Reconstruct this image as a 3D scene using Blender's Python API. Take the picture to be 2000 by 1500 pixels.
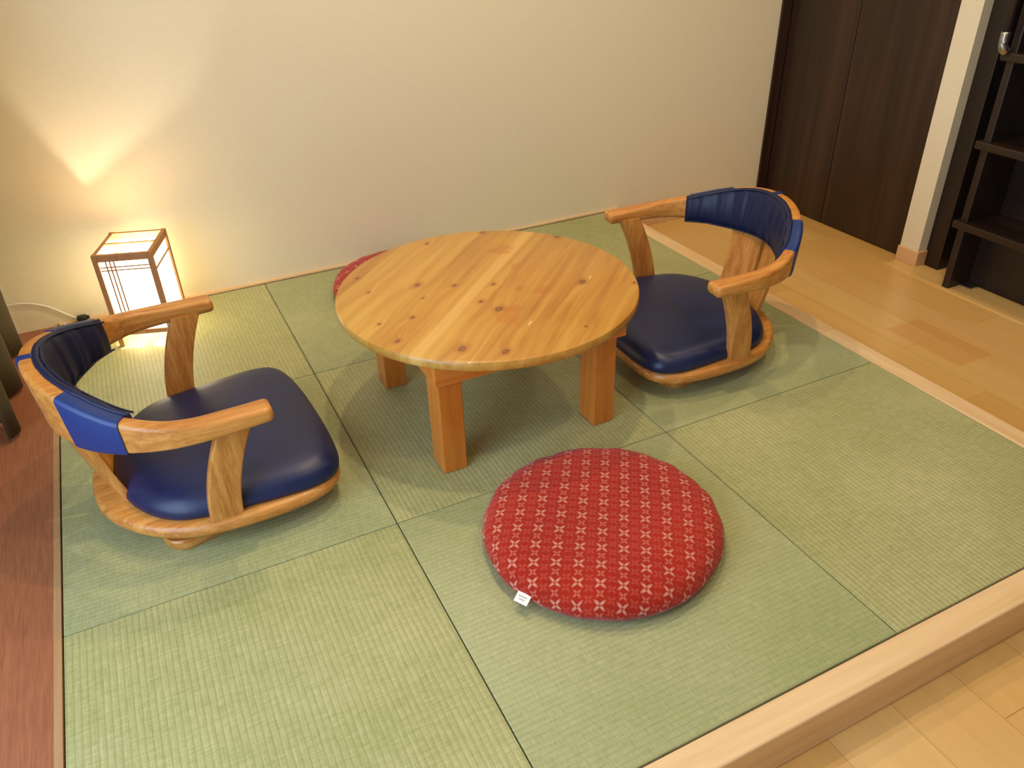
import bpy, bmesh, math, random
import numpy as np
from mathutils import Vector, Matrix
random.seed(7)
S = bpy.context.scene
C = S.collection
for o in list(bpy.data.objects): bpy.data.objects.remove(o)

# ---------------------------------------------------------------- camera
F_PX, YAW, PITCH, ROLL = 1540.9, 0.44454, -0.56391, -0.03129
fw = Vector((math.sin(YAW)*math.cos(PITCH), math.cos(YAW)*math.cos(PITCH), math.sin(PITCH)))
rt = Vector((math.cos(YAW), -math.sin(YAW), 0)); up = rt.cross(fw)
cr, sr = math.cos(ROLL), math.sin(ROLL)
R_, U_ = cr*rt + sr*up, -sr*rt + cr*up
cam_d = bpy.data.cameras.new('camera'); cam = bpy.data.objects.new('camera', cam_d); C.objects.link(cam)
cam.matrix_world = Matrix(((R_.x, U_.x, -fw.x, 0.38002), (R_.y, U_.y, -fw.y, -2.6606), (R_.z, U_.z, -fw.z, 1.15365), (0, 0, 0, 1)))
cam_d.sensor_fit = 'HORIZONTAL'; cam_d.sensor_width = 36; cam_d.lens = F_PX*36/2000
cam_d.clip_start = 0.02
S.camera = cam

# ---------------------------------------------------------------- world, lights, exposure
W = bpy.data.worlds.new('world'); S.world = W; W.use_nodes = True
W.node_tree.nodes['Background'].inputs[0].default_value = (1.0, 0.76, 0.46, 1)
W.node_tree.nodes['Background'].inputs[1].default_value = 0.24
S.view_settings.view_transform = 'Standard'; S.view_settings.look = 'None'
S.view_settings.gamma = 1; S.view_settings.use_curve_mapping = False
S.view_settings.exposure = -0.08
LZ = 2.27

def light(name, kind, loc, energy, col, size=0.03, rot=None, **kw):
    d = bpy.data.lights.new(name, kind); d.energy = energy; d.color = col
    if kind == 'AREA':
        d.shape = 'RECTANGLE'; d.size, d.size_y = size
    else: d.shadow_soft_size = size
    for k, v in kw.items(): setattr(d, k, v)
    o = bpy.data.objects.new(name, d); C.objects.link(o); o.location = loc
    if rot: o.rotation_euler = rot
    return o
WARM = (1.0, 0.78, 0.50)
# ceiling downlights above the tatami corner and the hallway, most positions read off the table's shadows
DOWN = [(1.08, -0.55, 13), (1.09, -1.33, 15), (1.35, -2.35, 9), (2.60, -1.10, 9), (2.75, -2.1, 6)]  # third moved to brighten the near floor, last added over the hallway floor
for i, (x, y, e) in enumerate(DOWN):
    light('downlight_lamp', 'SPOT', (x, y, LZ), e*3.1, WARM, 0.03, spot_size=math.radians(150), spot_blend=0.6)
# daylight entering by the window in the left wall, in front of the curtain
light('window_daylight', 'AREA', (-0.62, -2.20, 1.00), 56, (0.56, 0.74, 1.0), (1.7, 1.7), (0, math.radians(-90), 0))

# ---------------------------------------------------------------- helpers
def tag(o, label=None, cat=None, group=None, kind=None):
    if label: o['label'] = label
    if cat: o['category'] = cat
    if group: o['group'] = group
    if kind: o['kind'] = kind
    return o
def obj(name, bm, mat, parent=None, smooth=False, loc=None):
    me = bpy.data.meshes.new(name); bmesh.ops.recalc_face_normals(bm, faces=bm.faces[:]); bm.to_mesh(me); bm.free()
    if smooth is not False:
        me.polygons.foreach_set('use_smooth', [True]*len(me.polygons))
        if smooth is not True:
            try: me.set_sharp_from_angle(angle=math.radians(smooth))
            except Exception: pass
    o = bpy.data.objects.new(name, me); C.objects.link(o)
    if mat: me.materials.append(mat)
    if parent: o.parent = parent
    if loc: o.location = loc
    return o
def empty(name, loc=(0,0,0), rz=0):
    o = bpy.data.objects.new(name, None); o.empty_display_size = .1; C.objects.link(o)
    o.location = loc; o.rotation_euler = (0, 0, rz); return o
def box(bm, x0, x1, y0, y1, z0, z1, bev=0, seg=2):
    b = bmesh.new(); bmesh.ops.create_cube(b, size=1)
    for v in b.verts:
        v.co = Vector((x0+(v.co.x+.5)*(x1-x0), y0+(v.co.y+.5)*(y1-y0), z0+(v.co.z+.5)*(z1-z0)))
    if bev: bmesh.ops.bevel(b, geom=b.edges[:], offset=bev, segments=seg, profile=.5, affect='EDGES')
    m = bpy.data.meshes.new('t'); b.to_mesh(m); b.free(); bm.from_mesh(m); bpy.data.meshes.remove(m)
    return bm
def bx(*a, **k): return box(bmesh.new(), *a, **k)
def loft(bm, rings, cap=True, closed=False):
    vs = [[bm.verts.new(p) for p in r] for r in rings]
    n = len(rings[0]); N = len(rings)
    for i in range(N if closed else N-1):
        a, b = vs[i], vs[(i+1) % N]
        for j in range(n): bm.faces.new((a[j], a[(j+1) % n], b[(j+1) % n], b[j]))
    if cap and not closed: bm.faces.new(vs[0][::-1]); bm.faces.new(vs[-1])
    return bm
def tube(bm, pts, r, n=8):
    pts = [Vector(p) for p in pts]; rings = []
    ref = Vector((0, 0, 1))
    for i, p in enumerate(pts):
        t = (pts[min(i+1, len(pts)-1)]-pts[max(i-1, 0)]).normalized()
        a = t.cross(ref)
        if a.length < .1: a = t.cross(Vector((1, 0, 0)))
        a.normalize(); b = a.cross(t).normalized()
        rings.append([p + (a*math.cos(k*2*math.pi/n)+b*math.sin(k*2*math.pi/n))*r for k in range(n)])
    return loft(bm, rings)
def catmull(P, m=6):
    P = [np.array(p, float) for p in P]; out = []
    for i in range(len(P)-1):
        p0 = P[i-1] if i else 2*P[0]-P[1]; p1, p2 = P[i], P[i+1]
        p3 = P[i+2] if i+2 < len(P) else 2*P[-1]-P[-2]
        for k in range(m):
            t = k/m
            out.append(.5*((2*p1)+(-p0+p2)*t+(2*p0-5*p1+4*p2-p3)*t*t+(-p0+3*p1-3*p2+p3)*t**3))
    out.append(P[-1]); return out

# ---------------------------------------------------------------- materials
def srgb(r, g, b):
    f = lambda c: (c/255/12.92) if c/255 <= .04045 else ((c/255+.055)/1.055)**2.4
    return (f(r), f(g), f(b), 1)
class M:
    def __init__(s, name, rough=.5, spec=.5, coat=0):
        s.m = bpy.data.materials.new(name); s.m.use_nodes = True; s.t = s.m.node_tree; s.n = s.t.nodes
        s.b = s.n['Principled BSDF']; s.b.inputs['Roughness'].default_value = rough
        s.b.inputs['Specular IOR Level'].default_value = spec; s.b.inputs['Coat Weight'].default_value = coat
    def new(s, typ, **kw):
        x = s.n.new(typ)
        for k, v in kw.items():
            if isinstance(k, str) and hasattr(x, k): setattr(x, k, v)
        return x
    def link(s, a, b): s.t.links.new(a, b)
    def val(s, x, v):
        if hasattr(v, 'is_output') or isinstance(v, bpy.types.NodeSocket): s.link(v, x)
        else: x.default_value = v
    def math(s, op, a, b=0., c=0., clamp=False):
        x = s.new('ShaderNodeMath', operation=op, use_clamp=clamp)
        s.val(x.inputs[0], a); s.val(x.inputs[1], b)
        if op in ('MULTIPLY_ADD', 'SMOOTH_MIN', 'COMPARE'): s.val(x.inputs[2], c)
        return x.outputs[0]
    def coords(s, scale=(1,1,1), rot=(0,0,0), loc=(0,0,0), rand=False):
        tc = s.new('ShaderNodeTexCoord'); mp = s.new('ShaderNodeMapping')
        src = tc.outputs['Object']
        if rand:
            oi = s.new('ShaderNodeObjectInfo'); va = s.new('ShaderNodeVectorMath', operation='MULTIPLY_ADD')
            s.link(oi.outputs['Random'], va.inputs[0]); va.inputs[1].default_value = (7, 11, 13); s.link(src, va.inputs[2]); src = va.outputs[0]
        s.link(src, mp.inputs[0]); mp.inputs['Scale'].default_value = scale
        mp.inputs['Rotation'].default_value = rot; mp.inputs['Location'].default_value = loc
        return mp.outputs[0]
    def noise(s, vec, scale=5, detail=4, rough=.5, dist=0):
        x = s.new('ShaderNodeTexNoise'); s.link(vec, x.inputs['Vector'])
        x.inputs['Scale'].default_value = scale; x.inputs['Detail'].default_value = detail
        x.inputs['Roughness'].default_value = rough; x.inputs['Distortion'].default_value = dist
        return x.outputs['Fac']
    def mix(s, fac, a, b, mode='MIX'):
        x = s.new('ShaderNodeMix', data_type='RGBA', blend_type=mode)
        s.val(x.inputs[0], fac); s.val(x.inputs[6], a); s.val(x.inputs[7], b); return x.outputs[2]
    def ramp(s, fac, stops):
        x = s.new('ShaderNodeValToRGB'); e = x.color_ramp.elements
        while len(e) < len(stops): e.new(.5)
        for i, (p, c) in enumerate(stops):
            e[i].position = p; e[i].color = c if len(c) == 4 else (*c, 1)
        s.link(fac, x.inputs[0]); return x.outputs[0]
    def mrange(s, v, a, b, c=0., d=1.):
        x = s.new('ShaderNodeMapRange'); s.val(x.inputs[0], v)
        for i, q in enumerate((a, b, c, d)): x.inputs[i+1].default_value = q
        return x.outputs[0]
    def sep(s, vec):
        x = s.new('ShaderNodeSeparateXYZ'); s.link(vec, x.inputs[0]); return x.outputs
    def base(s, c): s.val(s.b.inputs['Base Color'], c)
    def bump(s, h, strength=.2, dist=.002):
        x = s.new('ShaderNodeBump'); x.inputs['Strength'].default_value = strength
        x.inputs['Distance'].default_value = dist; s.link(h, x.inputs['Height'])
        if s.b.inputs['Normal'].is_linked: s.link(s.b.inputs['Normal'].links[0].from_socket, x.inputs['Normal'])
        s.link(x.outputs[0], s.b.inputs['Normal'])

def wood(name, c0, c1, c2, along='x', scale=1., rough=.4, grain=.5, contrast=1., coat=0., bump=.1):
    k = {'x': (1.2, 22, 22), 'y': (22, 1.2, 22), 'z': (22, 22, 1.2)}[along]
    m = M(name, rough, .5, coat)
    v = m.coords([a*scale for a in k], rand=True)
    n = m.noise(v, 1.4, 6, .62, .6)
    v2 = m.coords([a*scale*(1 if a < 5 else 6) for a in k], rand=True)
    g = m.noise(v2, 2.0, 3, .6)
    f = m.math('ADD', m.math('MULTIPLY', n, 1-grain*.4), m.math('MULTIPLY', g, grain*.4))
    col = m.ramp(f, [(.5-.17/contrast, c0), (.5, c1), (.5+.17/contrast, c2)])
    m.base(col); m.bump(g, bump, .001); return m.m
def flat(name, c, rough=.5, metal=0, spec=.5):
    m = M(name, rough, spec); m.base(c); m.b.inputs['Metallic'].default_value = metal; return m.m

MAT = {}
# cream fabric-like wallpaper with fine horizontal threads
m = M('wallpaper', .85, .2)
v = m.coords((22, 22, 420)); n1 = m.noise(v, 1.5, 4, .7); n2 = m.noise(m.coords((60, 60, 60)), 3, 3)
m.base(m.ramp(n1, [(.3, srgb(222, 210, 178)), (.7, srgb(230, 218, 187))]))
m.bump(n1, .22, .001); m.bump(n2, .1, .001); MAT['wall'] = m.m
m = M('ceiling_paper', .9, .2); m.base(srgb(228, 222, 208)); MAT['ceil'] = m.m

def tatami(name, along, tint):
    m = M(name, .50, .5); m.b.inputs['Sheen Weight'].default_value = .22; m.b.inputs['Sheen Roughness'].default_value = .35
    v = m.coords((1, 1, 1)); X = m.sep(v)
    a, b = (X[0], X[1]) if along == 'y' else (X[1], X[0])      # ribs run along `along`
    rib = m.math('SINE', m.math('MULTIPLY', a, 2*math.pi/.0115))
    fine = m.math('SINE', m.math('MULTIPLY', b, 2*math.pi/.0016))
    sc = (420, 26, 1) if along == 'y' else (26, 420, 1)
    reed = m.noise(m.coords(sc, rand=True), 1.0, 4, .7)
    sc2 = (40, 380, 1) if along == 'y' else (380, 40, 1)
    warp = m.noise(m.coords(sc2, rand=True), 1.0, 2, .6)
    big = m.noise(m.coords((3, 3, 3), rand=True), 1.0, 3)
    f = m.math('ADD', m.math('MULTIPLY', reed, .36), m.math('ADD', m.math('MULTIPLY', warp, .34), m.math('MULTIPLY', big, .3)))
    col = m.ramp(f, [(.34, tint[0]), (.50, tint[1]), (.66, tint[2])])
    groove = m.mrange(rib, .45, 1.0, 0, 1)
    col = m.mix(m.math('MULTIPLY', groove, .46 if along == 'y' else .3), col, tint[3])
    m.base(col)
    h = m.math('ADD', m.math('MULTIPLY', rib, -.5), m.math('MULTIPLY', reed, .8))
    m.bump(h, .32, .001); return m.m
T1 = (srgb(138, 144, 82), srgb(170, 169, 115), srgb(193, 190, 140), srgb(128, 130, 76))
T2 = (srgb(136, 146, 88), srgb(163, 166, 118), srgb(184, 186, 140), srgb(126, 132, 82))  # greyer than the other tint: the turned weave's sheen painted into the colour
MAT['tatY'] = tatami('tatami_ribs_lengthwise', 'y', T1)
MAT['tatX'] = tatami('tatami_ribs_crosswise', 'x', T2)
MAT['trim_y'] = wood('pale_border_wood_y', srgb(216, 176, 124), srgb(228, 192, 142), srgb(236, 204, 156), 'y', 1, .42, .4)
MAT['trim_x'] = wood('pale_border_wood_x', srgb(216, 178, 126), srgb(230, 194, 144), srgb(238, 206, 158), 'x', 1, .42, .4)
MAT['base_pink'] = wood('baseboard_wood', srgb(206, 160, 112), srgb(216, 172, 124), srgb(224, 184, 136), 'y', 1, .45)
MAT['thin'] = wood('thin_edge_strip_wood', srgb(160, 122, 82), srgb(172, 134, 92), srgb(184, 146, 104), 'y', 1, .45)
MAT['brown'] = wood('reddish_brown_boards', srgb(136, 82, 54), srgb(152, 95, 64), srgb(166, 107, 74), 'y', 8.0, .36, .9, 1.1, 0, .35)
MAT['dark'] = wood('dark_walnut_veneer', srgb(30, 18, 10), srgb(47, 29, 18), srgb(62, 40, 27), 'z', .45, .38, .5, 1.1)
MAT['dark_y'] = wood('dark_walnut_tread', srgb(26, 15, 8), srgb(38, 23, 13), srgb(50, 31, 18), 'y', .5, .4, .5)
MAT['dark2'] = wood('black_brown_stair_wood', srgb(22, 13, 8), srgb(33, 20, 12), srgb(43, 27, 17), 'z', .45, .42, .5)
MAT['chair'] = wood('ash_chair_wood', srgb(176, 110, 46), srgb(200, 134, 60), srgb(216, 154, 80), 'x', 1.9, .36, .9, 1.6, .15, .15)
MAT['chair_z'] = wood('ash_chair_wood_upright', srgb(176, 110, 46), srgb(200, 134, 60), srgb(216, 154, 80), 'z', 1.9, .36, .9, 1.6, .15, .15)
MAT['lampw'] = wood('lantern_cedar', srgb(164, 108, 60), srgb(180, 122, 70), srgb(192, 134, 80), 'z', 2, .5, .6)
MAT['metal'] = flat('brushed_metal', srgb(175, 172, 165), .3, 1)
MAT['tube'] = flat('dark_handrail', srgb(46, 38, 40), .3)
MAT['black'] = flat('black_plastic', srgb(16, 15, 14), .45)
MAT['cord'] = flat('white_cord', srgb(225, 220, 205), .45)
MAT['tag'] = flat('white_label', srgb(236, 226, 214), .8)
MAT['print'] = flat('grey_label_print', srgb(150, 140, 136), .8)

# wooden floor of pale strips
m = M('maple_floor', .3, .5, .1)
v = m.coords((1, 1, 1)); br = m.new('ShaderNodeTexBrick')
mp = m.coords((1, 1, 1), rot=(0, 0, math.pi/2))
m.link(mp, br.inputs['Vector']); br.offset = .37; br.offset_frequency = 2; br.squash = 1
br.inputs['Scale'].default_value = 1; br.inputs['Brick Width'].default_value = .78; br.inputs['Row Height'].default_value = .150
br.inputs['Mortar Size'].default_value = .0006; br.inputs['Mortar Smooth'].default_value = .2; br.inputs['Bias'].default_value = 0
br.inputs['Color1'].default_value = (0, 0, 0, 1); br.inputs['Color2'].default_value = (1, 1, 1, 1); br.inputs['Mortar'].default_value = (.5, .5, .5, 1)
tint = m.ramp(br.outputs['Color'], [(0, srgb(214, 168, 96)), (.5, srgb(222, 180, 110)), (.85, srgb(226, 188, 120)), (1, srgb(206, 152, 84))])
gr = m.noise(m.coords((22, 1.6, 1)), 1.6, 5, .6, .5)
col = m.mix(m.math('MULTIPLY', m.mrange(gr, .35, .7), .3), tint, srgb(196, 146, 86))
col = m.mix(m.math('MULTIPLY', br.outputs['Fac'], .75), col, srgb(150, 104, 52))
X = m.sep(v)
inb = lambda s_, a, b: m.math('MULTIPLY', m.math('GREATER_THAN', s_, a), m.math('LESS_THAN', s_, b))
one = m.math('MULTIPLY', inb(X[0], 2.452, 2.598), inb(X[1], -1.43, -1.16))     # one redder strip in the hallway
col = m.mix(m.math('MULTIPLY', one, .38), col, srgb(206, 134, 66))
joint = m.math('MULTIPLY', inb(X[0], 1.502, 1.652), inb(X[1], -2.2675, -2.2655))
col = m.mix(m.math('MULTIPLY', joint, .6), col, srgb(140, 96, 48))
m.base(col); MAT['floor'] = m.m

# pine table top: boards in one direction, knots and stains
KNOTS = [(0.134,0.321,1.3),(0.303,0.192,2.2),(-0.032,0.323,1),(-0.269,0.198,1.2),(-0.151,0.086,1.8),(-0.071,0.038,1.2),(0.015,-0.002,1),(0.211,-0.097,1.8),(-0.164,0.012,0.6),(-0.051,-0.074,1.2),(-0.032,-0.13,2),(-0.22,-0.071,1),(-0.297,-0.064,0.8),(-0.287,-0.159,1.2),(-0.178,-0.257,2),(-0.103,-0.313,1.5),(0.1,-0.3,0.7),(-0.268,0.106,0.7),(0.318,-0.164,0.8)]
STAINS = [(-0.002,-0.147,.028),(0.104,-0.098,.030),(-0.03,-0.185,.040),(0.111,0.067,.024),(0.133,0.186,.045),(0.06,-0.05,.02)]
def pine(name, top):
    m = M(name, .34, .5, .12)
    ANG = math.radians(43.5)
    tc = m.new('ShaderNodeTexCoord'); O = tc.outputs['Object']
    mp = m.new('ShaderNodeMapping'); m.link(O, mp.inputs[0]); mp.inputs['Rotation'].default_value = (0, 0, -ANG if top else 0)
    if not top: mp.inputs['Rotation'].default_value = (0, math.pi/2, 0)
    R = mp.outputs[0]; X = m.sep(R)
    def knotfield(pts, ex, ey, warpamt):
        out = None
        wn = m.new('ShaderNodeTexNoise'); m.link(O, wn.inputs['Vector']); wn.inputs['Scale'].default_value = 30
        for (kx, ky, s) in pts:
            c, sn = math.cos(ANG), math.sin(ANG)
            rx, ry = c*kx+sn*ky, -sn*kx+c*ky
            dx = m.math('MULTIPLY', m.math('SUBTRACT', X[0], rx), 1/(s*ex)); dy = m.math('MULTIPLY', m.math('SUBTRACT', X[1], ry), 1/(s*ey))
            d = m.math('ADD', m.math('MULTIPLY', dx, dx), m.math('MULTIPLY', dy, dy))
            d = m.math('SQRT', d)
            out = d if out is None else m.math('MINIMUM', out, d)
        return m.math('ADD', out, m.math('MULTIPLY', m.math('SUBTRACT', wn.outputs['Fac'], .5), warpamt))
    if top:
        kd = knotfield(KNOTS, .0074, .0052, 1.0)
        near = m.math('DIVIDE', 1., m.math('ADD', m.math('MULTIPLY', kd, .6), .55))
    # stretched grain, bent around the knots
    comb = m.new('ShaderNodeCombineXYZ')
    m.val(comb.inputs[0], m.math('MULTIPLY', X[0], 1.6))
    yy = m.math('MULTIPLY', X[1], 30)
    if top: yy = m.math('ADD', yy, m.math('MULTIPLY', near, .7))
    m.val(comb.inputs[1], yy); m.val(comb.inputs[2], m.math('MULTIPLY', X[2], 30))
    g = m.noise(comb.outputs[0], 1.5, 5, .6, .4)
    big = m.noise(m.coords((5, 5, 5)), 1, 3)
    # boards
    bi = m.math('FLOOR', m.math('ADD', m.math('DIVIDE', X[1], .087), .35))
    wn = m.new('ShaderNodeTexWhiteNoise'); wn.noise_dimensions = '1D'; m.link(bi, wn.inputs['W'])
    f = m.math('ADD', m.math('MULTIPLY', g, .75), m.math('ADD', m.math('MULTIPLY', wn.outputs['Value'], .2), m.math('MULTIPLY', big, .22)))
    col = m.ramp(f, [(.34, srgb(168, 110, 40)), (.50, srgb(188, 134, 54)), (.66, srgb(200, 150, 66)), (.82, srgb(208, 163, 78))]) if top else \
          m.ramp(f, [(.36, srgb(184, 102, 32)), (.55, srgb(202, 118, 40)), (.75, srgb(214, 134, 54))])
    if top:
        fr = m.math('ABSOLUTE', m.math('SUBTRACT', m.math('FRACT', m.math('ADD', m.math('DIVIDE', X[1], .087), .35)), .5))
        col = m.mix(m.math('MULTIPLY', m.mrange(fr, .488, .5), .38), col, srgb(150, 92, 38))
        pale = m.mrange(m.math('ABSOLUTE', m.math('SUBTRACT', X[1], .018)), .010, .018, .4, 0)
        col = m.mix(pale, col, srgb(236, 192, 112))
        sd = knotfield([(a, b, s) for a, b, s in STAINS], 1.0, .8, 2.2)
        col = m.mix(m.mrange(sd, .55, 1.02, .5, 0), col, srgb(180, 104, 32))
        halo = m.mrange(kd, 1.0, 2.3, .6, 0); col = m.mix(halo, col, srgb(170, 104, 44))
        col = m.mix(m.mrange(kd, .55, 1.05, .85, 0), col, srgb(112, 66, 32))
        col = m.mix(m.mrange(kd, .15, .45, .5, 0), col, srgb(168, 110, 60))
        # pale scratches
        sc = knotfield([(.24, -.085, 1), (.0, -.225, 1)], .013, .0022, .8)
        col = m.mix(m.mrange(sc, .7, 1.0, .7, 0), col, srgb(240, 212, 160))
    m.base(col); m.bump(g, .06, .001)
    rr = m.mrange(big, .3, .7, .28, .42); m.val(m.b.inputs['Roughness'], rr)
    return m.m
MAT['pine_top'] = pine('pine_table_top', True)
MAT['pine_leg'] = pine('pine_table_leg', False)
MAT['pine_rail'] = wood('pine_table_rail', srgb(194, 108, 34), srgb(210, 124, 44), srgb(220, 140, 58), 'x', 1.2, .4, .5)

# navy leather
m = M('navy_leather', .36, .5)
n = m.noise(m.coords((1, 1, 1)), 420, 3, .6); n2 = m.noise(m.coords((1, 1, 1)), 9, 2)
m.base(m.ramp(n2, [(.3, srgb(17, 27, 64)), (.7, srgb(21, 34, 78))])); m.bump(n, .15, .0004)
m.val(m.b.inputs['Roughness'], m.mrange(n2, .3, .7, .36, .46)); MAT['leather'] = m.m
m = M('navy_leather_wrinkled', .46, .4)
n = m.noise(m.coords((1, 1, 1)), 420, 3, .6); w = m.noise(m.coords((34, 34, 3.5)), 1, 3, .55, .8)
m.base(srgb(20, 28, 62)); m.bump(n, .15, .0004); m.bump(m.mrange(w, .3, .75), .16, .005); MAT['pad'] = m.m
m = M('navy_leather_daylit', .42, .5)
n = m.noise(m.coords((1, 1, 1)), 420, 3, .6)
m.base(srgb(24, 52, 112)); m.bump(n, .15, .0004); MAT['strap'] = m.m  # same navy leather, bluer: daylight on the flaps put into the colour

# red cotton with rows of white cross flowers
m = M('red_kasuri_cotton', .9, .15)
uvn = m.new('ShaderNodeUVMap'); uvn.uv_map = 'cloth'; mp = uvn.outputs[0]; X = m.sep(mp)
dxn, dyn = .552, .834
U = m.math('DIVIDE', m.math('ADD', m.math('MULTIPLY', X[0], dyn), m.math('MULTIPLY', X[1], -dxn)), .0425)
V = m.math('DIVIDE', m.math('ADD', m.math('MULTIPLY', X[0], dxn), m.math('MULTIPLY', X[1], dyn)), .0445)
wob = m.noise(mp, 60, 3); wob = m.math('MULTIPLY', m.math('SUBTRACT', wob, .5), .05)
def cross(du, dv, r, w, star=False):
    a = m.math('ABSOLUTE', m.math('MULTIPLY', m.math('SUBTRACT', m.math('FRACT', m.math('ADD', m.math('ADD', U, wob), du)), .5), .0425))
    b = m.math('ABSOLUTE', m.math('MULTIPLY', m.math('SUBTRACT', m.math('FRACT', m.math('ADD', V, dv)), .5), .0445))
    d = m.math('ABSOLUTE', m.math('SUBTRACT', a, b))
    # each petal is a pair of strokes beside the diagonal
    st = m.mrange(m.math('ABSOLUTE', m.math('SUBTRACT', d, w*1.0)), w*.1, w*1.5, 1, 0)
    mx = m.math('MAXIMUM', a, b)
    ring = m.math('MULTIPLY', m.mrange(mx, r*.6, r*1.1, 1, 0), m.mrange(mx, r*.08, r*.4, 0, 1))
    return m.math('MULTIPLY', st, ring)
f1 = cross(.456, 0, .0112, .0018); f2 = cross(.456, .5, .0080, .0015)
f3 = cross(.956, .25, .0085, .0016); f4 = cross(.956, .75, .0085, .0016)
red = m.ramp(m.noise(m.coords((5, 5, 5)), 1, 2), [(.35, srgb(155, 33, 13)), (.65, srgb(167, 39, 19))])
weave = m.noise(m.coords((1, 1, 1)), 500, 2)
red = m.mix(m.mrange(weave, .3, .7, 0, .25), red, srgb(150, 30, 22))
c = m.mix(m.math('MULTIPLY', m.math('MAXIMUM', f3, f4), .28), red, srgb(226, 120, 96))
c = m.mix(m.math('MULTIPLY', f2, .42), c, srgb(232, 160, 132)); c = m.mix(m.math('MULTIPLY', f1, .62), c, srgb(238, 190, 160))
m.base(c); m.bump(weave, .25, .0006); m.b.inputs['Sheen Weight'].default_value = .15; MAT['red'] = m.m

# lantern paper, lit from inside
m = M('lantern_paper', .9, .1)
m.base(srgb(250, 240, 220))
m.b.inputs['Transmission Weight'].default_value = 0
m.b.inputs['Emission Color'].default_value = (1, .85, .58, 1); m.b.inputs['Emission Strength'].default_value = 4.6
MAT['paper'] = m.m
m = M('lit_bulb', .5); m.b.inputs['Emission Color'].default_value = (1, .82, .55, 1); m.b.inputs['Emission Strength'].default_value = 25; MAT['bulb'] = m.m
m = M('curtain_cloth', .85, .2)
n = m.noise(m.coords((300, 300, 300)), 1, 2); m.base(m.mix(n, srgb(74, 66, 46), srgb(90, 80, 58))); m.bump(n, .3, .001); MAT['curtain'] = m.m

# ---------------------------------------------------------------- the room
FZ = -0.10
WX = 0.046          # left edge of the mats
def struct(name, bm, mat, parent=None, kind=True, label=None, loc=None):
    o = obj(name, bm, mat, parent, loc=loc)
    if parent is None: o['kind'] = 'structure'
    if label: o['label'] = label
    return o
struct('floor', bx(-.6, 4.2, -4.6, .02, FZ-.05, FZ), MAT['floor'], label='pale strip wood floor one step below the tatami')
struct('wall_back', bx(-.45, 2.905, 0, .1, FZ, 2.4), MAT['wall'], label='cream wallpapered wall behind lantern and table')
struct('wall_left', bx(-.5, -.4, -.86, .0, FZ, 2.4), MAT['wall'], label='cream wall at the left behind the curtain')
struct('wall_left_head', bx(-.5, -.4, -4.6, -.86, 2.06, 2.30), MAT['wall'], label='cream wall above the window')
wf = bx(-.47, -.43, -.90, -.86, 0, 2.06); box(wf, -.47, -.43, -3.34, -3.30, 0, 2.06); box(wf, -.47, -.43, -3.30, -.90, 2.02, 2.06); box(wf, -.47, -.43, -3.30, -.90, 0, .03)
struct('window_1', wf, MAT['metal'], label='metal frame of the window in the left wall')
struct('ceiling', bx(-.5, 4.2, -4.6, .1, 2.30, 2.4), MAT['ceil'], label='plain white ceiling')
struct('wall_right', bx(2.93, 3.25, -.860, -.779, FZ, 2.4), MAT['wall'], label='narrow cream wall pier between closet door and dark recess')
struct('wall_far_right', bx(3.25, 3.35, -4.6, .1, FZ, 2.4), MAT['wall'], label='wall closing the recess behind the dark panels')
b = bx(2.922, 3.0, -.868, -.776, FZ, -.042, bev=.002)
struct('baseboard_right', b, MAT['base_pink'], label='pale wooden baseboard round the foot of the cream pier')
struct('baseboard_back', bx(.05, 2.158, -.010, .0, 0, .009, bev=.0015), MAT['trim_x'], label='thin pale wood strip between back wall and tatami')
struct('baseboard_hall', bx(2.159, 2.904, -.010, .0, FZ, -.042, bev=.0015), MAT['base_pink'], label='wooden baseboard of the back wall beyond the platform')
# left side boards and borders of the platform
struct('trim_1', bx(-.45, .030, -3.36, -.0, FZ, .0), MAT['brown'], label='reddish brown boards along the window side')
struct('trim_2', bx(.0305, WX-.002, -2.098, -.0, -.02, .001), MAT['thin'], label='narrow pale strip between brown boards and tatami')
struct('trim_3', bx(.0305, 2.158, -2.155, -2.0985, FZ, .0, bev=.004), MAT['trim_x'], label='pale wooden front edge beam of the tatami platform')
struct('trim_4', bx(2.100, 2.158, -1.20, -.0, FZ, .0, bev=.003), MAT['trim_y'], label='pale wood border at right of the platform, far length')
struct('trim_5', bx(2.100, 2.158, -2.0975, -1.2005, FZ, .0, bev=.003), MAT['trim_y'], label='pale wood border at right of the platform, near length')
struct('trim_6', bx(2.853, 2.955, -3.4, -.868, FZ, FZ+.003), MAT['floor'], label='flat threshold strip on the floor before the dark recess')

# tatami mats, three by three
XS = [WX, .699, 1.400, 2.099]; YS = [0-.011, -.695, -1.396, -2.097]
ML = [['woven green tatami mat under the paper lantern', 'green tatami mat at the back wall, left of the red cushion it half carries', 'green tatami mat in the far right corner, by the wall'],
      ['green tatami mat under the left floor chair', 'green tatami mat beneath the round table', 'green tatami mat under the right floor chair'],
      ['green tatami mat in the near left corner, beside brown boards', 'green tatami mat under the front red cushion', 'empty green tatami mat in the near right corner, beside the border']]
ML[0][1] = 'green tatami mat at back wall, between lantern mat and far right mat'
for j in range(3):
    for i in range(3):
        g = .0011
        x0, x1, y1, y0 = XS[i]+g, XS[i+1]-g, YS[j]-g, YS[j+1]+g
        rz = random.uniform(-.0006, .0006)
        b = bx(0, x1-x0, 0, y1-y0, -.018, .0, bev=.0018, seg=2)
        o = obj('tatami_mat', b, MAT['tatY'] if (i+j) % 2 == 0 else MAT['tatX'], loc=(x0, y0, 0))
        tag(o, ML[j][i], 'tatami mat', 'square tatami mats of the platform')
struct('trim_7', bx(.03, 2.10, -2.098, 0, FZ, -.0185), MAT['black'], label='dark underlay below the tatami mats')

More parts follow.
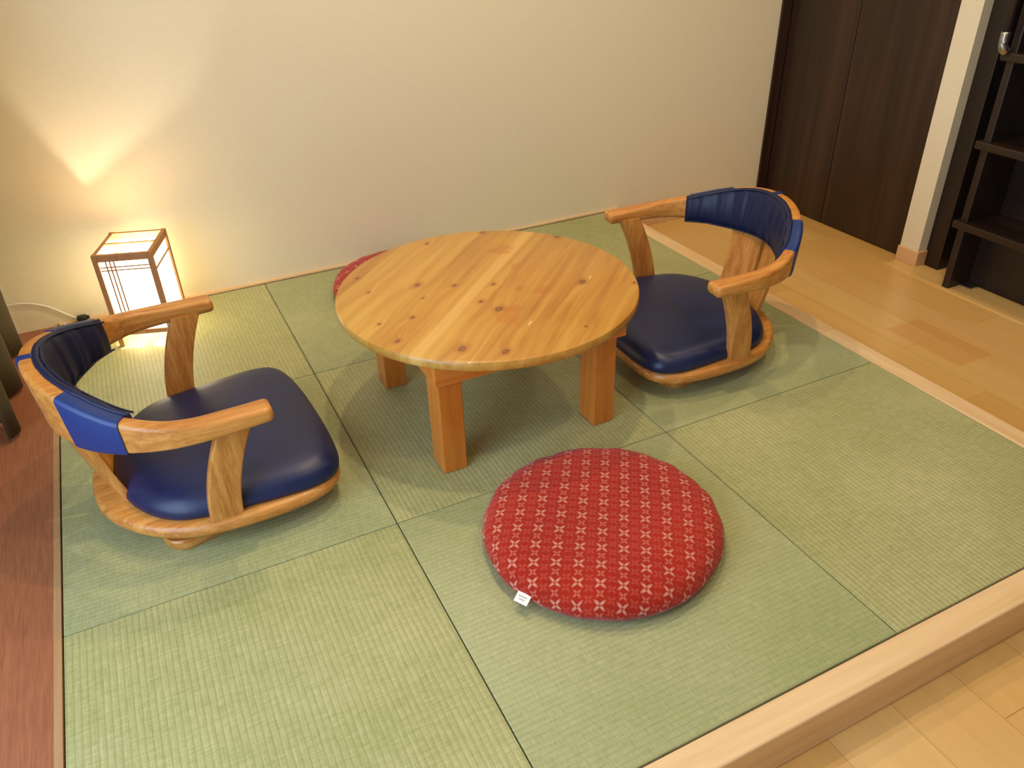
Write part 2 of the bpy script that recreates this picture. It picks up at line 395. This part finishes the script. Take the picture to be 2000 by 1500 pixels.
# closet doors
dr = bx(2.955, 2.985, -.355, -.010, FZ+.008, 2.05, bev=.002)
d1 = struct('door_1', dr, MAT['dark'], label='dark walnut folding closet leaf nearer the back wall')
dr = bx(2.955, 2.985, -.776, -.3575, FZ+.008, 2.05, bev=.002)
d2 = struct('door_2', dr, MAT['dark'], label='dark walnut folding closet leaf beside the cream pier')
jb = bx(2.905, 2.953, -.010, .10, FZ, 2.10); box(jb, 2.953, 3.0, .0, .1, FZ, 2.1)
struct('trim_8', jb, MAT['dark'], label='dark walnut jamb of the closet at the wall corner')
struct('trim_9', bx(2.99, 3.2, -.779, .0, FZ, 2.1), MAT['black'], label='dark closet interior behind the folding doors')
# recess: frame board and dark panels
struct('trim_10', bx(2.972, 3.05, -.926, -.861, FZ, 2.3, bev=.002), MAT['dark2'], label='dark walnut frame board beside the cream pier')
struct('wall_recess', bx(3.07, 3.11, -3.4, -.861, FZ, 2.3), MAT['dark2'], label='dark walnut panelling at the back of the recess')

# ---------------------------------------------------------------- loft stairs in the recess
st = empty('loft_stairs', (2.90, -1.4, FZ))
tag(st, 'dark walnut steep steps with open treads standing before the dark recess', 'stairs')
def local(bm, o):
    bmesh.ops.translate(bm, verts=bm.verts[:], vec=-Vector(o)); return bm
SO = (2.90, -1.4, FZ)
for (y0, y1) in ((-1.054, -1.029), (-1.83, -1.80)):
    obj('stringer', local(bx(2.866, 3.06, y0, y1, FZ, 1.9, bev=.003), SO), MAT['dark2'], st)
for z in (.148, .416, .685, .955, 1.225):
    obj('tread', local(bx(2.852, 3.06, -1.86, -1.012, z-.026, z, bev=.004), SO), MAT['dark_y'], st)
for k, (za, zb) in enumerate(((FZ+.004, .122), (.148, .39), (.416, .659), (.685, .93))):
    obj('riser', local(bx(2.972 if k == 0 else 3.03, 3.05, -1.80, -1.0545, za, zb), SO), MAT['dark2'], st)
obj('foot_plate', local(bx(2.925, 2.965, -1.098, -1.0545, FZ+.0035, FZ+.008, bev=.001), SO), MAT['metal'], st)
hr = empty('handrail', (2.836, -1.022, .715))
tag(hr, 'dark round handrail on a metal bracket rising beside the loft steps', 'handrail')
o = obj('bracket', tube(bmesh.new(), catmull([(0, 0, .028), (0, 0, .0), (.003, -.004, -.020), (.0125, -.008, -.028)], 4), .0135, 14), MAT['metal'], hr, True)
o['label'] = 'brushed metal elbow bracket'
obj('rail', tube(bmesh.new(), [(0, 0, .028), (0, 0, .5), (0, 0, 1.0)], .012, 14), MAT['tube'], hr, True)

# ---------------------------------------------------------------- round table
T = (1.088, -1.052)
tb = empty('round_table', (T[0], T[1], 0))
tag(tb, 'low round pine table with knotty top and four square legs', 'table')
prof = [(0, .330), (.358, .330), (.3655, .3275), (.3675, .323), (.3675, .311), (.365, .307), (.358, .305), (0, .305)]
b = bmesh.new(); n = 128; rings = []
for (r, z) in prof[1:-1]:
    rings.append([(r*math.cos(2*math.pi*k/n), r*math.sin(2*math.pi*k/n), z) for k in range(n)])
loft(b, rings)
obj('tabletop', b, MAT['pine_top'], tb, 35)
LX0, LX1, LY0, LY1 = .853-T[0], 1.313-T[0], -1.291-T[1], -.804-T[1]
lw, ld = .058, .072
for (x0, y0) in ((LX0, LY0), (LX1-lw, LY0), (LX0, LY1-ld), (LX1-lw, LY1-ld)):
    o = obj('leg', bx(-lw/2, lw/2, -ld/2, ld/2, 0, .302, bev=.003), MAT['pine_leg'], tb, loc=(x0+lw/2, y0+ld/2, 0))
def prism_x(x0, x1, y0, y1, z0, z1, ch):
    # rail with its lower corners cut on the slant
    b = bmesh.new(); P = [(x0, z1), (x0, z1-.012 if ch else z0), (x0+ch, z0), (x1-ch, z0), (x1, z1-.012 if ch else z0), (x1, z1)]
    f = [b.verts.new((x, y0, z)) for x, z in P]; g = [b.verts.new((x, y1, z)) for x, z in P]
    k = len(P); b.faces.new(f); b.faces.new(g[::-1])
    for i in range(k): b.faces.new((f[i], f[(i+1) % k], g[(i+1) % k], g[i]))
    return b
obj('apron', bx(LX0-.007, LX1+.02, LY0-.008, LY0+.010, .243, .3045, bev=.002), MAT['pine_rail'], tb)
obj('apron', bx(LX0-.007, LX1+.02, LY1-.010, LY1+.008, .243, .3045, bev=.002), MAT['pine_rail'], tb)
obj('apron', bx(LX0-.007, LX0+.010, LY0+.0105, LY1-.0105, .243, .3045, bev=.002), MAT['pine_rail'], tb)
obj('apron', bx(LX1-.002, LX1+.019, LY0+.0105, LY1-.0105, .243, .3045, bev=.002), MAT['pine_rail'], tb)

# ---------------------------------------------------------------- floor chairs
OUT = [(-.185,0),(-.178,.06),(-.155,.12),(-.115,.18),(-.06,.235),(0,.272),(.06,.290),(.13,.297),(.2,.299)]
THK = [.032,.032,.032,.032,.031,.032,.038,.046,.052]
ZT  = [.409,.406,.395,.376,.353,.340,.332,.328,.325]
ZB  = [.272,.271,.270,.271,.277,.283,.287,.291,.294]
full = []
for t in range(-8, 9):
    a = abs(t); x, y = OUT[a]; full.append((x, math.copysign(y, t) if t else 0, THK[a], ZT[a], ZB[a]))
MS = 8
DEN = catmull(full, MS)      # index = (t+8)*MS
NS = len(DEN)
def frame_at(i):
    i = max(0, min(NS-1, i)); p = DEN[i]; q0 = DEN[max(i-1, 0)]; q1 = DEN[min(i+1, NS-1)]
    t = np.array([q1[0]-q0[0], q1[1]-q0[1]]); t /= np.linalg.norm(t)
    nrm = np.array([-t[1], t[0]])
    # outward = away from (.1, 0)
    if nrm @ (p[:2]-np.array([.12, 0])) < 0: nrm = -nrm
    return p, nrm
def section(i, infl=0., r=.010, thick=None, lean=.006):
    p, nrm = frame_at(i); out = np.array(p[:2]); th = p[2]; zt, zb = p[3]+infl, p[4]-infl
    a0, a1 = infl, -th-infl       # along outward normal
    hw, hz = (a0-a1)/2, (zt-zb)/2; cx, cz = (a0+a1)/2, (zt+zb)/2
    r = min(r+infl, hw*.9, hz*.9); pts = []
    for (sx, sz, a) in ((1, 1, 0), (-1, 1, 90), (-1, -1, 180), (1, -1, 270)):
        for k in range(5):
            an = math.radians(a+k*22.5)
            u = cx+sx*(hw-r)+r*math.cos(an); z = cz+sz*(hz-r)+r*math.sin(an)
            if z < cz: z += .018*min(1, max(0, (zt-.33)/.04))*max(0, min(1, (a0-u)/(a0-a1)))
            ll = lean*((z-cz)/max(hz, .01))*min(1, max(0, (zt-.33)/.07))
            q = out+nrm*(u+ll); pts.append((q[0], q[1], z))
    return pts
def rail_loft(i0, i1, infl, endround=True, r=.010):
    rings = []
    for i in range(i0, i1+1): rings.append(section(i, infl, r))
    if endround:
        for side in (0, 1):
            base = rings[0] if side == 0 else rings[-1]; nxt = rings[1] if side == 0 else rings[-2]
            c = np.mean(np.array(base), axis=0); d = c-np.mean(np.array(nxt), axis=0); d[2] = 0; d /= np.linalg.norm(d)
            extra = []
            for k in (1, 2, 3):
                an = k*math.pi/6; sc = 1-.010/.026*(1-math.cos(an)); sz = 1-.010/.02*(1-math.cos(an))
                extra.append([tuple(c+(np.array(p)-c)*np.array([sc, sc, sz])+d*.010*math.sin(an)) for p in base])
            rings = (extra[::-1]+rings) if side == 0 else (rings+extra)
    b = bmesh.new(); loft(b, rings); return b
HALF = [(-.152,0),(-.147,.06),(-.122,.128),(-.075,.19),(-.018,.235),(.05,.260),(.13,.271),(.21,.272),(.275,.262),(.318,.236),(.340,.19),(.347,.10),(.349,0)]
OUTL = [p[:2] for p in catmull([(x, y) for x, y in HALF], 5)]
OUTL = OUTL + [np.array([x, -y]) for x, y in OUTL[-2:0:-1]]
CH = [(-.100,0),(-.096,.06),(-.080,.12),(-.048,.178),(-.002,.219),(.06,.238),(.13,.247),(.20,.255),(.265,.257),(.315,.240),(.340,.195),(.351,.10),(.353,0)]
COUT = [p[:2] for p in catmull(CH, 5)]; COUT = COUT + [np.array([x, -y]) for x, y in COUT[-2:0:-1]]
def plate(outl, prof, cen=(.10, 0)):
    # prof: list of (inset distance, z)
    b = bmesh.new(); rings = []; o = np.array(outl); n = len(o); c = np.array(cen)
    nr = []
    for i in range(n):
        t = o[(i+1) % n]-o[i-1]; t /= np.linalg.norm(t); v = np.array([-t[1], t[0]])
        if v @ (o[i]-c) < 0: v = -v
        nr.append(v)
    for ins, z in prof:
        if ins >= .05:      # scale toward the middle once well inside
            k = 1-(ins/.24); rings.append([(*(c+(p-c)*k), z) for p in o])
        else: rings.append([(*(o[i]-nr[i]*ins), z) for i in range(n)])
    loft(b, rings); return b
def make_chair(pos, th, base_rot, label):
    root = empty('floor_chair', (pos[0], pos[1], 0), th)
    tag(root, label, 'chair', 'legless floor chairs with navy leather seats')
    # swivel foot: rounded square board and a turning disc
    b = bmesh.new(); s, rr = .195, .045; pts = []
    for (sx, sy, a) in ((1, 1, 0), (-1, 1, 90), (-1, -1, 180), (1, -1, 270)):
        for k in range(9):
            an = math.radians(a+k*11.25); pts.append((sx*(s-rr)+rr*math.cos(an), sy*(s-rr)+rr*math.sin(an)))
    rings = [[(x*k, y*k, z) for x, y in pts] for k, z in ((.975, 0), (.985, .003), (1.0, .024), (.99, .028), (.6, .0285))]
    loft(b, rings); bmesh.ops.rotate(b, verts=b.verts[:], matrix=Matrix.Rotation(base_rot-th, 3, 'Z'))
    bs = obj('swivel_base', b, MAT['chair'], root, 40, loc=(.115, 0, 0))
    b = bmesh.new(); loft(b, [[(.11*math.cos(a*math.pi/24), .11*math.sin(a*math.pi/24), z) for a in range(48)] for z in (.0286, .0445)])
    obj('turning_disc', b, MAT['metal'], bs, 40)
    b = plate(OUTL, [(.10, .0445), (.010, .0445), (.003, .048), (0, .054), (0, .064), (.003, .071), (.010, .0755), (.10, .0755)])
    obj('seat_frame', b, MAT['chair'], root, 50)
    b = plate(COUT, [(.2, .0757), (.006, .0757), (0, .080), (-.001, .088), (.002, .099), (.009, .110), (.020, .119), (.035, .125), (.06, .129), (.10, .1315), (.15, .1325), (.20, .133), (.235, .133)])
    obj('seat_cushion', b, MAT['leather'], root, True)
    obj('armrest_rail', rail_loft(0, NS-1, 0.), MAT['chair'], root, 50)
    for sg in (-1, 1):
        rings = []
        for k in range(13):
            t = k/12; z = .0745+t*(.300-.0745)
            xc = .083+.060*t**1.8; w = .033; yo = .256+.016*t; ti = .024
            r = .0045; pts = []
            for (sx, sy, a) in ((1, 1, 0), (-1, 1, 90), (-1, -1, 180), (1, -1, 270)):
                for q in range(4):
                    an = math.radians(a+q*30)
                    pts.append((xc+sx*(w-r)+r*math.cos(an), sg*(yo-ti/2+sy*(ti/2-r)+r*math.sin(an)), z))
            rings.append(pts)
        b = bmesh.new(); loft(b, rings); obj('arm_post', b, MAT['chair_z'], root, 50)
        # back slat leaning outwards from frame to rail
        rings = []
        for k in range(9):
            t = k/8; z = .0745+t*(.33-.0745)
            xc = -.111-.053*t-.010*math.sin(math.pi*t); hw = .009; ya = .005+.003*t; yb = .094+.009*t; r = .004; pts = []
            for (sx, sy, a) in ((1, 1, 0), (-1, 1, 90), (-1, -1, 180), (1, -1, 270)):
                for q in range(4):
                    an = math.radians(a+q*30); y = (ya+yb)/2+sy*((yb-ya)/2-r)+r*math.sin(an)
                    pts.append((xc+.35*y*y/.1*1.0+sx*(hw-r)+r*math.cos(an), sg*y, z))
            rings.append(pts)
        b = bmesh.new(); loft(b, rings); obj('back_slat', b, MAT['chair_z'], root, 50)
    # leather pad over the inner face
    def pad():
        rings = []; i0, i1 = int((8-4.2)*MS), int((8+4.2)*MS)
        for i in range(i0, i1+1):
            p, nrm = frame_at(i); e = min(i-i0, i1-i)/6; ef = min(1, .35+.65*math.sin(min(1, e)*math.pi/2))
            wr = .0016*math.sin(i*.9)+.0012*math.sin(i*2.1+1)
            th = (.017+wr)*ef; zt, zb = p[3]+.003+.003*min(1, max(0, abs(i-8*MS)/MS-2.2)/.4), p[4]+.0165*min(1, max(0, (p[3]-.33)/.04))-.005; o_ = np.array(p[:2])-nrm*(p[2]-.002)
            prof = [(0, zb), (.5, zb-.003), (.9, zb+.004), (1.15, zb+.022), (1.2, (zt+zb)/2), (1.0, zt-.022), (.75, zt-.006), (.4, zt+.001), (0, zt), (-.18, zt-.002), (-.18, zt-.010), (0, zt-.014)]
            ring = []
            for a, z in prof:
                ll = .006*((z-(p[3]+p[4])/2)/((p[3]-p[4])/2))*min(1, max(0, (p[3]-.33)/.07))
                q = o_-nrm*(th*a)+nrm*ll; ring.append((q[0], q[1], z))
            rings.append(ring)
        b = bmesh.new(); loft(b, rings); return b
    pd = obj('back_pad', pad(), MAT['pad'], root, True)
    for sg in (-1, 1):
        ta, tbb = 2.55, 4.12
        i0, i1 = int(round((8+sg*ta)*MS)), int(round((8+sg*tbb)*MS)); i0, i1 = min(i0, i1), max(i0, i1)
        o = obj('side_flap', rail_loft(i0, i1, .0026, False, .008), MAT['strap'], pd, 45)
        o['label'] = 'navy leather flap wrapped round the rail, daylight blue in its colour'
    i0, i1 = 8*MS-1, 8*MS+1
    o = obj('centre_strap', rail_loft(i0, i1, .003, False, .008), MAT['strap'], pd, 45)
    # stitched piping along the pad edges
    for (dz, off) in ((.0005, 0), (-.0025, 0)):
        pts = []
        for i in range(int((8-4.2)*MS), int((8+4.2)*MS)+1):
            p, nrm = frame_at(i); z = (p[3]+dz) if dz > 0 else p[4]+.0165*min(1, max(0, (p[3]-.33)/.04))-.004
            ll = .006*(1 if dz > 0 else -1)*min(1, max(0, (p[3]-.33)/.07))
            q = np.array(p[:2])-nrm*(p[2]+.0115)+nrm*ll; pts.append((q[0], q[1], z))
        obj('piping', tube(bmesh.new(), pts, .0022, 6), MAT['pad'], pd, True)
    return root
def copy_tree(o, parent=None):
    c = o.copy(); C.objects.link(c); c.parent = parent
    for ch in list(o.children):
        copy_tree(ch, c)
    return c
chair = make_chair((.28, -1.049), .0557, math.radians(15), 'navy leather legless floor chair with wooden arms, left of table by the lantern')
chair2 = copy_tree(chair)
chair2.location = (1.802, -1.052, 0); chair2.rotation_euler = (0, 0, 3.0638)
chair2['label'] = 'navy leather legless floor chair with wooden arms, right of table near the closet'

# ---------------------------------------------------------------- red round cushions
def make_cushion(seed, H=.070, Rr=.2465):
    rnd = random.Random(seed); ph = [rnd.uniform(0, 6.28) for _ in range(8)]
    b = bmesh.new(); n = 160; rings = []
    zm = .030
    def ring(r, z, k):
        pts = []
        for i in range(n):
            a = 2*math.pi*i/n
            dart = sum(math.exp(-((a-c_+w_*(1-r/Rr))*28)**2) for c_, w_ in ((4.05, 2.2), (4.35, -2.0), (1.2, 1.5)))*(.004 if .035 < z < .066 else 0)
            rr = r*(1+.006*math.sin(2*a+ph[0])+.004*math.sin(5*a+ph[1])+.0025*math.sin(9*a+ph[2])*k+.002*math.sin(17*a+ph[3])*k)
            zz = z+(.0015*math.sin(13*a+ph[4])+.0012*math.sin(23*a+ph[5]))*k
            pts.append((rr*math.cos(a), rr*math.sin(a), max(0, zz-dart)))
        return pts
    Rr_ = Rr
    for (r, z, k) in ((.80, 0, 0), (.90, .0006, 0), (.955, .006, .2), (.985, .016, .6), (1.0, .0275, 1), (1.003, .031, 1), (.998, .0345, 1), (.985, .043, 1), (.96, .0525, .8), (.92, .060, .6), (.86, .066, .4), (.76, .0705, .2), (.6, .0735, 0), (.4, .0745, 0), (.2, .0745, 0), (.06, .0742, 0)):
        rings.append(ring(Rr*r, z*H/.074, k))
    loft(b, rings)
    # cloth coordinates: distance run along the cloth from the middle, so the print does not stretch at the rim
    uvl = b.loops.layers.uv.new('cloth'); b.verts.index_update(); b.verts.ensure_lookup_table()
    R3 = [ (Vector(r_[0])) for r_ in rings]; acc = [0]*len(rings); d = R3[-1].xy.length
    for k in range(len(rings)-1, -1, -1):
        if k < len(rings)-1: d += (R3[k]-R3[k+1]).length
        acc[k] = d
    for f in b.faces:
        for l in f.loops:
            k, i = divmod(l.vert.index if l.vert.index >= 0 else 0, n)
            a = 2*math.pi*i/n; l[uvl].uv = (acc[k]*math.cos(a), acc[k]*math.sin(a))
    return b
cu = obj('round_cushion', make_cushion(3), MAT['red'], None, True, loc=(1.066, -1.632, 0))
tag(cu, 'round red floor cushion with white cross flowers and small tag, in front of table', 'cushion', 'round red cushions')
# sewn-in label on the near left of its seam
tg = empty('label_tag', (0, 0, 0)); 
a = math.atan2(-1.728+1.634, .843-1.064)
bm_ = bmesh.new(); box(bm_, -.0005, .020, -.0145, .0145, -.0004, .0004)
bpy.data.objects.remove(tg)
o = obj('label_tag', bm_, MAT['tag'], cu, loc=(.249*math.cos(a), .249*math.sin(a), .033)); o.rotation_euler = (0, math.radians(28), a+.12)
o['label'] = 'small white sewn label'
b = bmesh.new()
for k, (u, l) in enumerate(((.006, .018), (.0115, .012))):
    for q in range(5): box(b, u, u+.0022, -l/2+q*l/5, -l/2+q*l/5+l/8, .0004, .0007)
obj('printed_text', b, MAT['print'], o)
cu2 = obj('round_cushion', make_cushion(8), MAT['red'], None, True, loc=(1.124, -.298, 0)); cu2.rotation_euler = (0, 0, -.5)
tag(cu2, 'round red floor cushion with white cross flowers, partly hidden behind the table', 'cushion', 'round red cushions')

# ---------------------------------------------------------------- paper lantern
LP = [Vector((.2185, -.2445)), Vector((.372, -.304)), Vector((.434, -.124)), Vector((.2695, -.0775))]
cen = sum(LP, Vector((0, 0)))/4
LR = math.atan2(LP[1].y-LP[0].y, LP[1].x-LP[0].x)
LR = (LR + math.atan2(LP[2].y-LP[3].y, LP[2].x-LP[3].x) + .0)/2
hx, hy, LH = .083, .094, .295
ln = empty('paper_lantern', (cen.x, cen.y, 0), LR)
tag(ln, 'glowing paper lantern in a wooden box frame standing by the back wall', 'lamp')
pw = .0072
for sx in (-1, 1):
    for sy in (-1, 1):
        cx, cy = sx*(hx-pw), sy*(hy-pw)
        obj('post', bx(cx-pw, cx+pw, cy-pw, cy+pw, 0, LH, bev=.001), MAT['lampw'], ln)
for z0, z1 in ((LH-.022, LH-.001), (.036, .050)):
    for s in (-1, 1):
        obj('frame_rail', bx(-hx+2*pw, hx-2*pw, s*(hy-pw)-pw*.8, s*(hy-pw)+pw*.8, z0, z1, bev=.001), MAT['lampw'], ln)
        obj('frame_rail', bx(s*(hx-pw)-pw*.8, s*(hx-pw)+pw*.8, -hy+2*pw, hy-2*pw, z0, z1, bev=.001), MAT['lampw'], ln)
obj('top_bar', bx(-hx+pw, hx-pw, -.004, .004, LH-.006, LH-.001, bev=.0008), MAT['lampw'], ln)
# paper panels just inside the posts
zi0, zi1 = .050, LH-.012
iy, ix = hy-2*pw-.001, hx-2*pw-.001
for nm, a in (('paper_panel', (-ix, ix, -hy+pw-.0010, -hy+pw-.0002, zi0, zi1)), ('paper_panel', (-ix, ix, hy-pw+.0002, hy-pw+.0010, zi0, zi1)),
              ('paper_panel', (-hx+pw-.0010, -hx+pw-.0002, -iy, iy, zi0, zi1)), ('paper_panel', (hx-pw+.0002, hx-pw+.0010, -iy, iy, zi0, zi1))):
    obj(nm, bx(*a), MAT['paper'], ln)
# lattice strips on the front panel: three upright, two across; one stouter bar on each side
yf = -hy+pw-.0028
for x in (-.049, -.038, -.027):
    obj('lattice_strip', bx(x-.0019, x+.0019, yf, yf+.0016, zi0, LH-.022), MAT['lampw'], ln)
for z in (LH-.040, LH-.050):
    obj('lattice_strip', bx(-ix, ix, yf-.0002, yf+.0016, z-.0017, z+.0017), MAT['lampw'], ln)
for s in (-1, 1):
    obj('side_bar', bx(s*(hx-pw+.002)-.002, s*(hx-pw+.002)+.002, -iy, iy, LH-.063, LH-.057), MAT['lampw'], ln)
# bulb and holder on a bottom bar
obj('base_bar', bx(-.010, .010, -hy+2*pw, hy-2*pw, .036, .046), MAT['lampw'], ln)
b = bmesh.new(); loft(b, [[(.014*math.cos(a*math.pi/12), .014*math.sin(a*math.pi/12), z) for a in range(24)] for z in (.046, .078)])
obj('bulb_holder', b, MAT['black'], ln, 40)
b = bmesh.new(); bmesh.ops.create_uvsphere(b, u_segments=24, v_segments=16, radius=.024)
bmesh.ops.translate(b, verts=b.verts[:], vec=(0, 0, .100)); obj('bulb', b, MAT['bulb'], ln, True)
lb = light('lantern_lamp', 'POINT', (cen.x, cen.y, .140), 9.0, (1, .89, .72), .012)

# ---------------------------------------------------------------- cord and plug
b = bmesh.new()
path = catmull([(-.30, -.012, .125), (-.12, -.012, .106), (-.03, -.012, .102), (.03, -.012, .080), (.07, -.013, .048), (.098, -.014, .024), (.110, -.016, .014)], 5)
tube(b, path, .0028, 8)
cd = obj('power_cord', b, MAT['cord'], None, True)
tag(cd, 'white power cord along the foot of the back wall left of the lantern', 'cord')
b = bmesh.new(); tube(b, catmull([(.065, -.020, .010), (.078, -.034, .004), (.105, -.040, .004), (.135, -.030, .008)], 5), .0025, 8)
obj('cord_loop', b, MAT['cord'], cd, True)
b = bx(.106, .134, -.030, -.008, .008, .026, bev=.004); box(b, .130, .142, -.024, -.012, .011, .022, bev=.003)
o = obj('plug', b, MAT['black'], cd, True); o['label'] = 'black plug'

# ---------------------------------------------------------------- curtain gathered at the left
ct = empty('curtain', (-.08, -.4, 0)); tag(ct, 'dark olive brown floor-length curtain gathered at the left edge', 'curtain')
b = bmesh.new(); rows = []
NY = 90
for zi in range(21):
    z = .012+zi/20*2.15; row = []
    for k in range(NY+1):
        y = -.66+k/NY*.58
        # folds: tips near y=-.62 and y=-.38
        w = math.cos((y+.38)*2*math.pi/.24)
        x = -.088+.046*w+.004*math.sin(z*3+y*9)
        row.append(b.verts.new((x+.08, y+.4, z)))
    rows.append(row)
for i in range(20):
    for k in range(NY): b.faces.new((rows[i][k], rows[i][k+1], rows[i+1][k+1], rows[i+1][k]))
cl = obj('cloth', b, MAT['curtain'], ct, True)
sm = cl.modifiers.new('thickness', 'SOLIDIFY'); sm.thickness = .003
b = bmesh.new(); tube(b, [(.02, -1.9, 2.18), (.02, .3, 2.18)], .012, 12)
obj('curtain_rod', b, MAT['metal'], ct, True)
